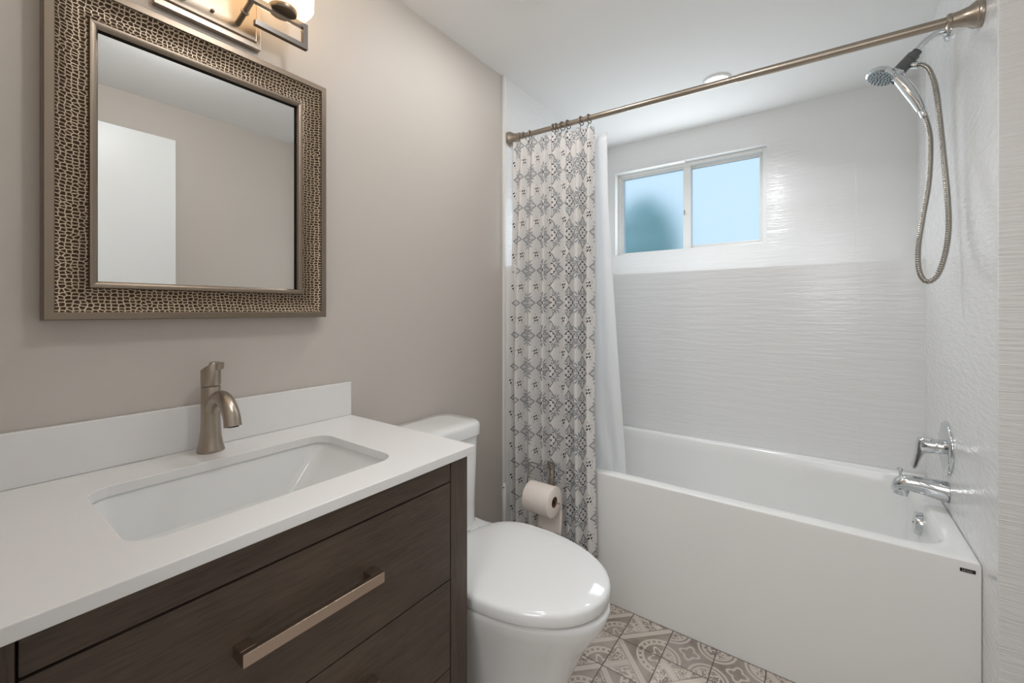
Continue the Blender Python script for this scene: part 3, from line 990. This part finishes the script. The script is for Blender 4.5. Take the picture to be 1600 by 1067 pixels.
# ------------------------------------------------------------------ bathtub
tub = thing('bathtub', ((XL + XR) / 2, (YT + YL) / 2, 0), 'white alcove bathtub with a plain flat apron', 'bathtub')
bx0, bx1 = XLL + 0.0006, XR - 0.0004
ix0, ix1, iy0, iy1 = bx0 + 0.06, bx1 - 0.055, YT + 0.062, YL - 0.045
bm = bmesh.new()
def tr(ins, z, r): return rrect(bx0 + ins, bx1 - ins, YT + ins, YL - 0.001 - ins, r, z, 7)
def ti(l, rr_, f, b, z, r): return rrect(ix0 + l, ix1 - rr_, iy0 + f, iy1 - b, r, z, 7)
loft(bm, [tr(0, 0.0, 0.004), tr(0, ZT - 0.008, 0.004), tr(0.0022, ZT - 0.0022, 0.004), tr(0.008, ZT, 0.006),
          ti(-0.012, -0.012, -0.012, -0.012, ZT, 0.085), ti(-0.004, -0.004, -0.004, -0.004, ZT - 0.003, 0.08), ti(0.002, 0.002, 0.001, 0.002, ZT - 0.012, 0.08), ti(0.012, 0.008, 0.006, 0.008, ZT - 0.06, 0.085),
          ti(0.07, 0.022, 0.02, 0.03, ZT - 0.22, 0.10), ti(0.12, 0.04, 0.04, 0.05, ZT - 0.33, 0.12), ti(0.17, 0.07, 0.07, 0.08, ZT - 0.365, 0.12), ti(0.25, 0.12, 0.12, 0.13, ZT - 0.375, 0.11)], True, True)
obj('shell', bm, M['acrylic'], tub, ang=40)
# overflow plate on the sloping end wall
oc = Vector((ix1 - 0.0102, 1.975, 0.440))
on = Vector((-1, 0, 0.09)).normalized()
bm = bmesh.new()
lathe(bm, [(0.038, -0.004), (0.038, 0.012), (0.035, 0.016), (0.026, 0.017), (0.001, 0.0175)], oc, on, 36)
ov = obj('overflow_plate', bm, M['chrome'], tub, ang=40)
bm = bmesh.new()
lathe(bm, [(0.0035, 0.016), (0.0035, 0.0182), (0.001, 0.0187)], oc, on, 12)
obj('screw', bm, M['black'], ov)
bm = bmesh.new()
lathe(bm, [(0.032, 0), (0.032, 0.003), (0.022, 0.004), (0.001, 0.004)], (ix1 - 0.22, 1.97, ZT - 0.3745), (0, 0, 1), 28)
obj('drain', bm, M['chrome'], tub)
# small black maker's badge on the apron's upper right corner
bx_, bz_ = 0.3045, 0.483
bd = obj('badge', boxm(bx_ - 0.0145, bx_ + 0.0145, YT - 0.0012, YT - 0.0002, bz_ - 0.0045, bz_ + 0.0045), M['black'], tub, smooth=False)
bd['label'] = 'small black badge with pale lettering'
bm = bmesh.new()
gx_ = bx_ - 0.010
for w_, h0, h1 in ((0.0022, -0.002, 0.002), (0.0008, -0.002, 0.002), (0.0026, -0.002, 0.0022), (0.001, -0.0004, 0.0004), (0.0024, -0.0018, 0.002), (0.0018, -0.0018, 0.0012), (0.0012, -0.0018, 0.002), (0.0024, -0.0018, 0.0012)):
    box(bm, gx_, gx_ + w_, YT - 0.0016, YT - 0.0012, bz_ + h0 + 0.0002, bz_ + h0 + 0.001)
    box(bm, gx_, gx_ + 0.0006, YT - 0.0016, YT - 0.0012, bz_ + h0, bz_ + h1)
    gx_ += w_ + 0.0007
obj('lettering', bm, M['letter'], bd, smooth=False)

# ------------------------------------------------------------------ tub fittings on the right wall
FYC = 1.965
sp = thing('tub_spout', (XR, FYC, 0.565), 'chrome tub filler spout low on the right tiled wall', 'spout')
bm = bmesh.new()
pth = [(XR - 0.0005, 0.566, 0.0345), (XR - 0.03, 0.569, 0.0325), (XR - 0.07, 0.574, 0.029), (XR - 0.10, 0.574, 0.027), (XR - 0.118, 0.569, 0.0255), (XR - 0.132, 0.560, 0.021), (XR - 0.139, 0.552, 0.010)]
loops = []
for (x, z, r) in pth:
    loops.append([(x, FYC + r * 0.86 * math.cos(2 * PI * k / 24), z + r * math.sin(2 * PI * k / 24)) for k in range(24)])
loft(bm, loops)
obj('spout_body', bm, M['chrome'], sp, ang=60)
bm = bmesh.new()
lathe(bm, [(0.019, 0), (0.0205, 0.012), (0.020, 0.028), (0.016, 0.0285), (0.016, 0.008)], (XR - 0.112, FYC, 0.560), (-0.12, 0, -1), 24)
obj('spout_outlet', bm, M['chrome'], sp, ang=40)
bm = bmesh.new()
lathe(bm, [(0.004, -0.004), (0.004, 0.012), (0.007, 0.02), (0.009, 0.026), (0.008, 0.029), (0.001, 0.030)], (XR - 0.116, FYC, 0.591), (-0.05, 0, 1), 18)
obj('diverter_knob', bm, M['chrome'], sp)

vv = thing('shower_valve', (XR, 1.975, 0.71), 'chrome round shower valve plate with a lever above the tub spout', 'valve')
bm = bmesh.new()
vc = (XR, 1.970, 0.710)
lathe(bm, [(0.085, 0), (0.086, 0.003), (0.083, 0.008), (0.07, 0.0115), (0.04, 0.0135), (0.001, 0.0138)], vc, (-1, 0, 0), 56)
obj('plate', bm, M['chrome'], vv, ang=50)
bm = bmesh.new()
lathe(bm, [(0.024, 0.012), (0.024, 0.03), (0.0235, 0.031), (0.0235, 0.033), (0.025, 0.034), (0.0245, 0.066), (0.020, 0.069), (0.001, 0.070)], vc, (-1, 0, 0), 32)
obj('hub', bm, M['chrome'], vv, ang=40)
bm = bmesh.new()
out_ = [(-0.040, 0.736), (-0.062, 0.737), (-0.072, 0.731), (-0.0745, 0.72), (-0.077, 0.690), (-0.083, 0.655), (-0.088, 0.632), (-0.082, 0.628), (-0.074, 0.640), (-0.066, 0.668), (-0.058, 0.686), (-0.040, 0.690)]
loft(bm, [[(vc[0] + x, vc[1] - 0.018, z - 0.002) for x, z in out_], [(vc[0] + x, vc[1] + 0.018, z - 0.002) for x, z in out_]])
obj('lever', bm, M['chrome'], vv, smooth=False, bevel=0.004, seg=3)

# hand shower
SY = 1.95
hs = thing('hand_shower', (XR, SY, 2.06), 'chrome hand shower on a wall arm with looped steel hose', 'shower head')
bm = bmesh.new()
lathe(bm, [(0.032, 0), (0.032, 0.003), (0.028, 0.009), (0.016, 0.013), (0.0125, 0.014)], (XR, SY, 2.066), (-1, 0, 0), 32)
obj('wall_flange', bm, M['chrome'], hs)
bm = bmesh.new()
tube(bm, catmull([(XR - 0.004, SY, 2.066), (XR - 0.03, SY, 2.066), (XR - 0.055, SY, 2.052), (XR - 0.075, SY, 2.030), (XR - 0.085, SY, 2.014)], 6), 0.0105, 16)
obj('arm', bm, M['chrome'], hs)
A = Vector((0.256, SY, 2.026)); B = Vector((0.200, SY - 0.004, 1.962))
bm = bmesh.new()
L = (B - A).length
lathe(bm, [(0.014, 0), (0.0145, 0.012), (0.0145, 0.013), (0.018, 0.014), (0.0185, 0.030), (0.0175, 0.031), (0.019, 0.033), (0.0195, L - 0.012), (0.015, L - 0.004), (0.012, L)], A, B - A, 24)
obj('diverter_mount', bm, M['grey_plastic'], hs, ang=40)
# cradle
bm = bmesh.new()
lathe(bm, [(0.018, -0.012), (0.021, 0.0), (0.0205, 0.014), (0.015, 0.020)], B + Vector((0.004, 0, 0.004)), (-0.7, -0.1, -0.35), 24)
obj('cradle', bm, M['chrome'], hs, ang=40)
# head disc facing down and towards the room
hc = Vector((0.163, SY - 0.015, 1.966))
hn = Vector((-0.42, -0.22, -0.88)).normalized()
bm = bmesh.new()
lathe(bm, [(0.012, -0.026), (0.024, -0.021), (0.036, -0.012), (0.0425, -0.002), (0.0432, 0.004), (0.042, 0.008), (0.038, 0.010), (0.0375, 0.009), (0.001, 0.009)], hc, hn, 40)
hd = obj('spray_head', bm, M['chrome'], hs, ang=35)
bm = bmesh.new()
lathe(bm, [(0.0365, 0.0085), (0.0365, 0.0105), (0.034, 0.0115), (0.001, 0.0118)], hc, hn, 36)
obj('spray_face', bm, M['face_plastic'], hd)
bm = bmesh.new()
d_, u_, v_ = frame_of(hn)
for rr_, cnt in ((0.007, 5), (0.015, 9), (0.023, 13), (0.031, 18)):
    for k in range(cnt):
        a = 2 * PI * k / cnt + rr_ * 40
        lathe(bm, [(0.0022, 0.0112), (0.0017, 0.0150), (0.0005, 0.0152)], hc + u_ * rr_ * math.cos(a) + v_ * rr_ * math.sin(a), hn, 6)
nz = obj('nozzles', bm, M['grey_plastic'], hd)
nz['kind'] = 'stuff'
bm = bmesh.new()
pk = hc + hn * 0.005 + (Vector((0.8, 0.1, -0.55)).normalized()) * 0.043
sphere(bm, pk, 0.008, 1, 1, 1.1, 14)
obj('spray_selector', bm, M['grey_plastic'], hd)
# handle
bm = bmesh.new()
hp = catmull([(0.192, SY - 0.012, 1.962), (0.212, SY - 0.014, 1.935), (0.231, SY - 0.016, 1.898), (0.250, SY - 0.018, 1.856), (0.263, SY - 0.02, 1.820)], 6)
nn = len(hp)
tube(bm, hp, [0.0135 + 0.0045 * math.sin(PI * min(1, i_ / nn * 1.05)) for i_ in range(nn)], 20)
obj('handle', bm, M['chrome'], hs, ang=50)
bm = bmesh.new()
e0 = Vector(hp[-1]); ed = (Vector(hp[-1]) - Vector(hp[-3])).normalized()
lathe(bm, [(0.0095, -0.003), (0.0100, 0.0), (0.0112, 0.022), (0.0105, 0.026), (0.008, 0.027)], e0, ed, 20)
obj('handle_nut', bm, M['chrome'], hs, ang=40)
bm = bmesh.new()
o0 = Vector((0.234, SY - 0.004, 1.984)); od = Vector((0.80, -0.25, -0.35)).normalized()
lathe(bm, [(0.010, -0.016), (0.010, 0.006), (0.0115, 0.008), (0.0115, 0.024), (0.008, 0.026)], o0, od, 20)
obj('outlet_nut', bm, M['chrome'], hs, ang=40)
e1 = e0 + ed * 0.025
o1 = o0 + od * 0.024
hose = catmull([e1, (0.280, SY - 0.032, 1.74), (0.280, SY - 0.05, 1.67), (0.271, SY - 0.08, 1.56), (0.256, SY - 0.10, 1.46), (0.242, SY - 0.12, 1.36),
                (0.243, SY - 0.125, 1.285), (0.258, SY - 0.13, 1.25), (0.280, SY - 0.13, 1.262), (0.297, SY - 0.13, 1.315), (0.308, SY - 0.125, 1.40), (0.309, SY - 0.11, 1.50), (0.305, SY - 0.085, 1.63),
                (0.300, SY - 0.06, 1.76), (0.293, SY - 0.045, 1.87), (0.280, SY - 0.03, 1.94), (0.265, SY - 0.018, 1.968), o1], 14)
hose = resample(hose, 0.0018)
bm = bmesh.new()
tube(bm, hose, [0.0078 if (i_ % 4) in (0, 1) else 0.0066 for i_ in range(len(hose))], 12)
obj('hose', bm, M['steel_hose'], hs, ang=80)

# ------------------------------------------------------------------ rod, curtain, liner, rings
RA = Vector((XL + 0.006, 1.612, 1.962)); RB = Vector((XR, 1.598, 1.925))
rod = thing('shower_rod', (RA + RB) / 2, 'brushed nickel shower curtain rod spanning above the bathtub', 'curtain rod')
rd = (RB - RA).normalized()
mid = RA + rd * 1.02
obj('inner_tube', tube(bmesh.new(), [RA + rd * 0.01, mid], 0.0112, 24), M['nickel'], rod)
obj('outer_tube', tube(bmesh.new(), [mid - rd * 0.06, mid - rd * 0.0599, RB - rd * 0.01], [0.0118, 0.0128, 0.0128], 24), M['nickel'], rod)
for o_, d_ in ((RA, rd), (RB, -rd)):
    bm = bmesh.new()
    lathe(bm, [(0.034, 0), (0.0345, 0.004), (0.032, 0.009), (0.033, 0.012), (0.031, 0.016), (0.024, 0.026), (0.0195, 0.042), (0.0178, 0.055), (0.0195, 0.057), (0.0195, 0.063), (0.0165, 0.066), (0.0128, 0.067)], o_, d_, 40)
    obj('flange', bm, M['nickel'], rod, ang=40)

def cloth(name, m, parent_label, cat, fn, nu, nv, thick):
    me = bpy.data.meshes.new(name)
    V, F, UV = [], [], []
    for j in range(nv + 1):
        s = 0
        prev = None
        for i_ in range(nu + 1):
            p = fn(i_ / nu, j / nv)
            V.append(p)
    # cloth length measured half way down, so the print keeps straight columns
    jm = nv // 2
    arc = [0]
    for i_ in range(nu):
        a = Vector(V[jm * (nu + 1) + i_]); b = Vector(V[jm * (nu + 1) + i_ + 1])
        arc.append(arc[-1] + (Vector((a.x, a.y, 0)) - Vector((b.x, b.y, 0))).length)
    for j in range(nv):
        for i_ in range(nu):
            k = j * (nu + 1) + i_
            F.append((k, k + 1, k + nu + 2, k + nu + 1))
    o_ = Vector(fn(0.5, 1.0))
    me.from_pydata([tuple(Vector(p) - o_) for p in V], [], F)
    uvl = me.uv_layers.new(name='cloth')
    for poly in me.polygons:
        for li in poly.loop_indices:
            vi = me.loops[li].vertex_index
            uvl.data[li].uv = (arc[vi % (nu + 1)], V[vi][2])
    me.polygons.foreach_set('use_smooth', [True] * len(me.polygons))
    me.materials.append(m)
    o = bpy.data.objects.new(name, me)
    col.objects.link(o)
    o.location = o_
    s = o.modifiers.new('thick', 'SOLIDIFY')
    s.thickness = thick
    return tag(o, parent_label, cat)

folds = [(0.0, 0), (0.055, 1), (0.13, -1), (0.20, 0.6), (0.30, -0.9), (0.385, 0.9), (0.44, -0.5), (0.49, 0.7), (0.56, -1), (0.65, 0.95), (0.70, -0.3), (0.76, 0.8), (0.83, -1), (0.90, 0.6), (0.945, -0.5), (1.0, 0.4)]
def fold(u):
    for (a, va), (b, vb) in zip(folds, folds[1:]):
        if u <= b + 1e-9:
            t = (u - a) / (b - a)
            t = (1 - math.cos(PI * t)) / 2
            return va + (vb - va) * t
    return folds[-1][1]
def curtain_fn(u, v):
    z = 1.938 - v * (1.938 - 0.185) - 0.03 * u * (1 - v)
    x1_ = -0.752 + 0.036 * v
    x0_ = -1.158 + 0.018 * v
    x = x0_ + (x1_ - x0_) * u + 0.004 * math.sin(9 * u + 3 * v)
    amp = 0.020 + 0.010 * min(1, v * 2.5)
    y = 1.598 - 0.048 * min(1, v * 1.6) + amp * fold(u) + 0.004 * math.sin(7 * v + 11 * u)
    if z < ZT + 0.12: y = min(y, YT - 0.010)
    y = min(y, 1.604)
    return (x, y, z)
cloth('shower_curtain', M['curtain'], 'white shower curtain printed with grey medallions, gathered at the left', 'shower curtain', curtain_fn, 220, 60, 0.0012)
def liner_fn(u, v):
    z = 1.905 - v * (1.905 - 0.30) - 0.02 * u * (1 - v)
    x1_ = -0.708 - 0.002 * v + 0.085 * max(0, v - 0.15) ** 1.2
    xa = -1.095 + (ix0 + 0.125 + 1.095) * min(1.0, max(0.0, (0.85 - z) / 0.30))
    x = xa + (x1_ - xa) * u
    y = 1.632 + 0.055 * min(1, v * 1.25) + 0.006 * math.sin(24 * u + 2 * v)
    y = max(y, 1.618)
    if z < ZT + 0.02: y = max(y, YT + 0.095)
    return (x, y, z)
cloth('curtain_liner', M['liner'], 'plain white curtain liner hanging inside the tub behind the printed curtain', 'curtain liner', liner_fn, 90, 50, 0.0008)

# rings along the rod
def rod_at(x):
    t = (x - RA.x) / (RB.x - RA.x)
    return RA + (RB - RA) * t
proto = None
xs = [-1.106, -1.072, -0.948, -0.934, -0.905, -0.877, -0.815, -0.779]
for k, x in enumerate(xs):
    c = rod_at(x)
    if proto is None:
        proto = thing('curtain_ring', c, 'x', 'curtain ring', 'metal rings on the curtain rod')
        bm = bmesh.new()
        n = 28
        pts = []
        for i_ in range(n):
            a = PI * 0.5 - 0.35 + (2 * PI - 0.25) * i_ / (n - 1)
            r_ = 0.0175
            pts.append((c.x, c.y + r_ * math.cos(a), c.z - 0.003 + r_ * math.sin(a)))
        tube(bm, pts, 0.0021, 8)
        obj('hoop', bm, M['nickel_dark'], proto)
        bm = bmesh.new()
        tube(bm, [(c.x, c.y - 0.003, c.z - 0.0205), (c.x + 0.001, c.y - 0.006, c.z - 0.026), (c.x + 0.001, c.y - 0.010, c.z - 0.036), (c.x, c.y - 0.014, c.z - 0.040), (c.x, c.y - 0.017, c.z - 0.036)], 0.0016, 8)
        obj('hook', bm, M['nickel_dark'], proto)
        for i_ in range(4):
            a = PI * 0.5 - 0.5 + i_ * 0.33
            bm = bmesh.new()
            sphere(bm, (c.x, c.y + 0.0175 * math.cos(a), c.z - 0.003 + 0.0175 * math.sin(a)), 0.0030, n=10)
            obj('bead', bm, M['nickel_dark'], proto)
        r = proto
    else:
        r = copy_tree(proto)
        r.location = c
        r.rotation_euler = (0, 0, random.uniform(-0.35, 0.35))
    r['label'] = ['curtain ring closest to the rod left wall flange', 'second curtain ring from the left wall flange',
                  'left ring of the close pair at the curtain middle', 'right ring of the close pair at the curtain middle',
                  'fifth curtain ring from the left, just right of the close pair', 'sixth curtain ring from the left along the rod',
                  'next-to-last curtain ring at the right side of the curtain', 'last curtain ring on the rod, at the curtain right edge'][k]
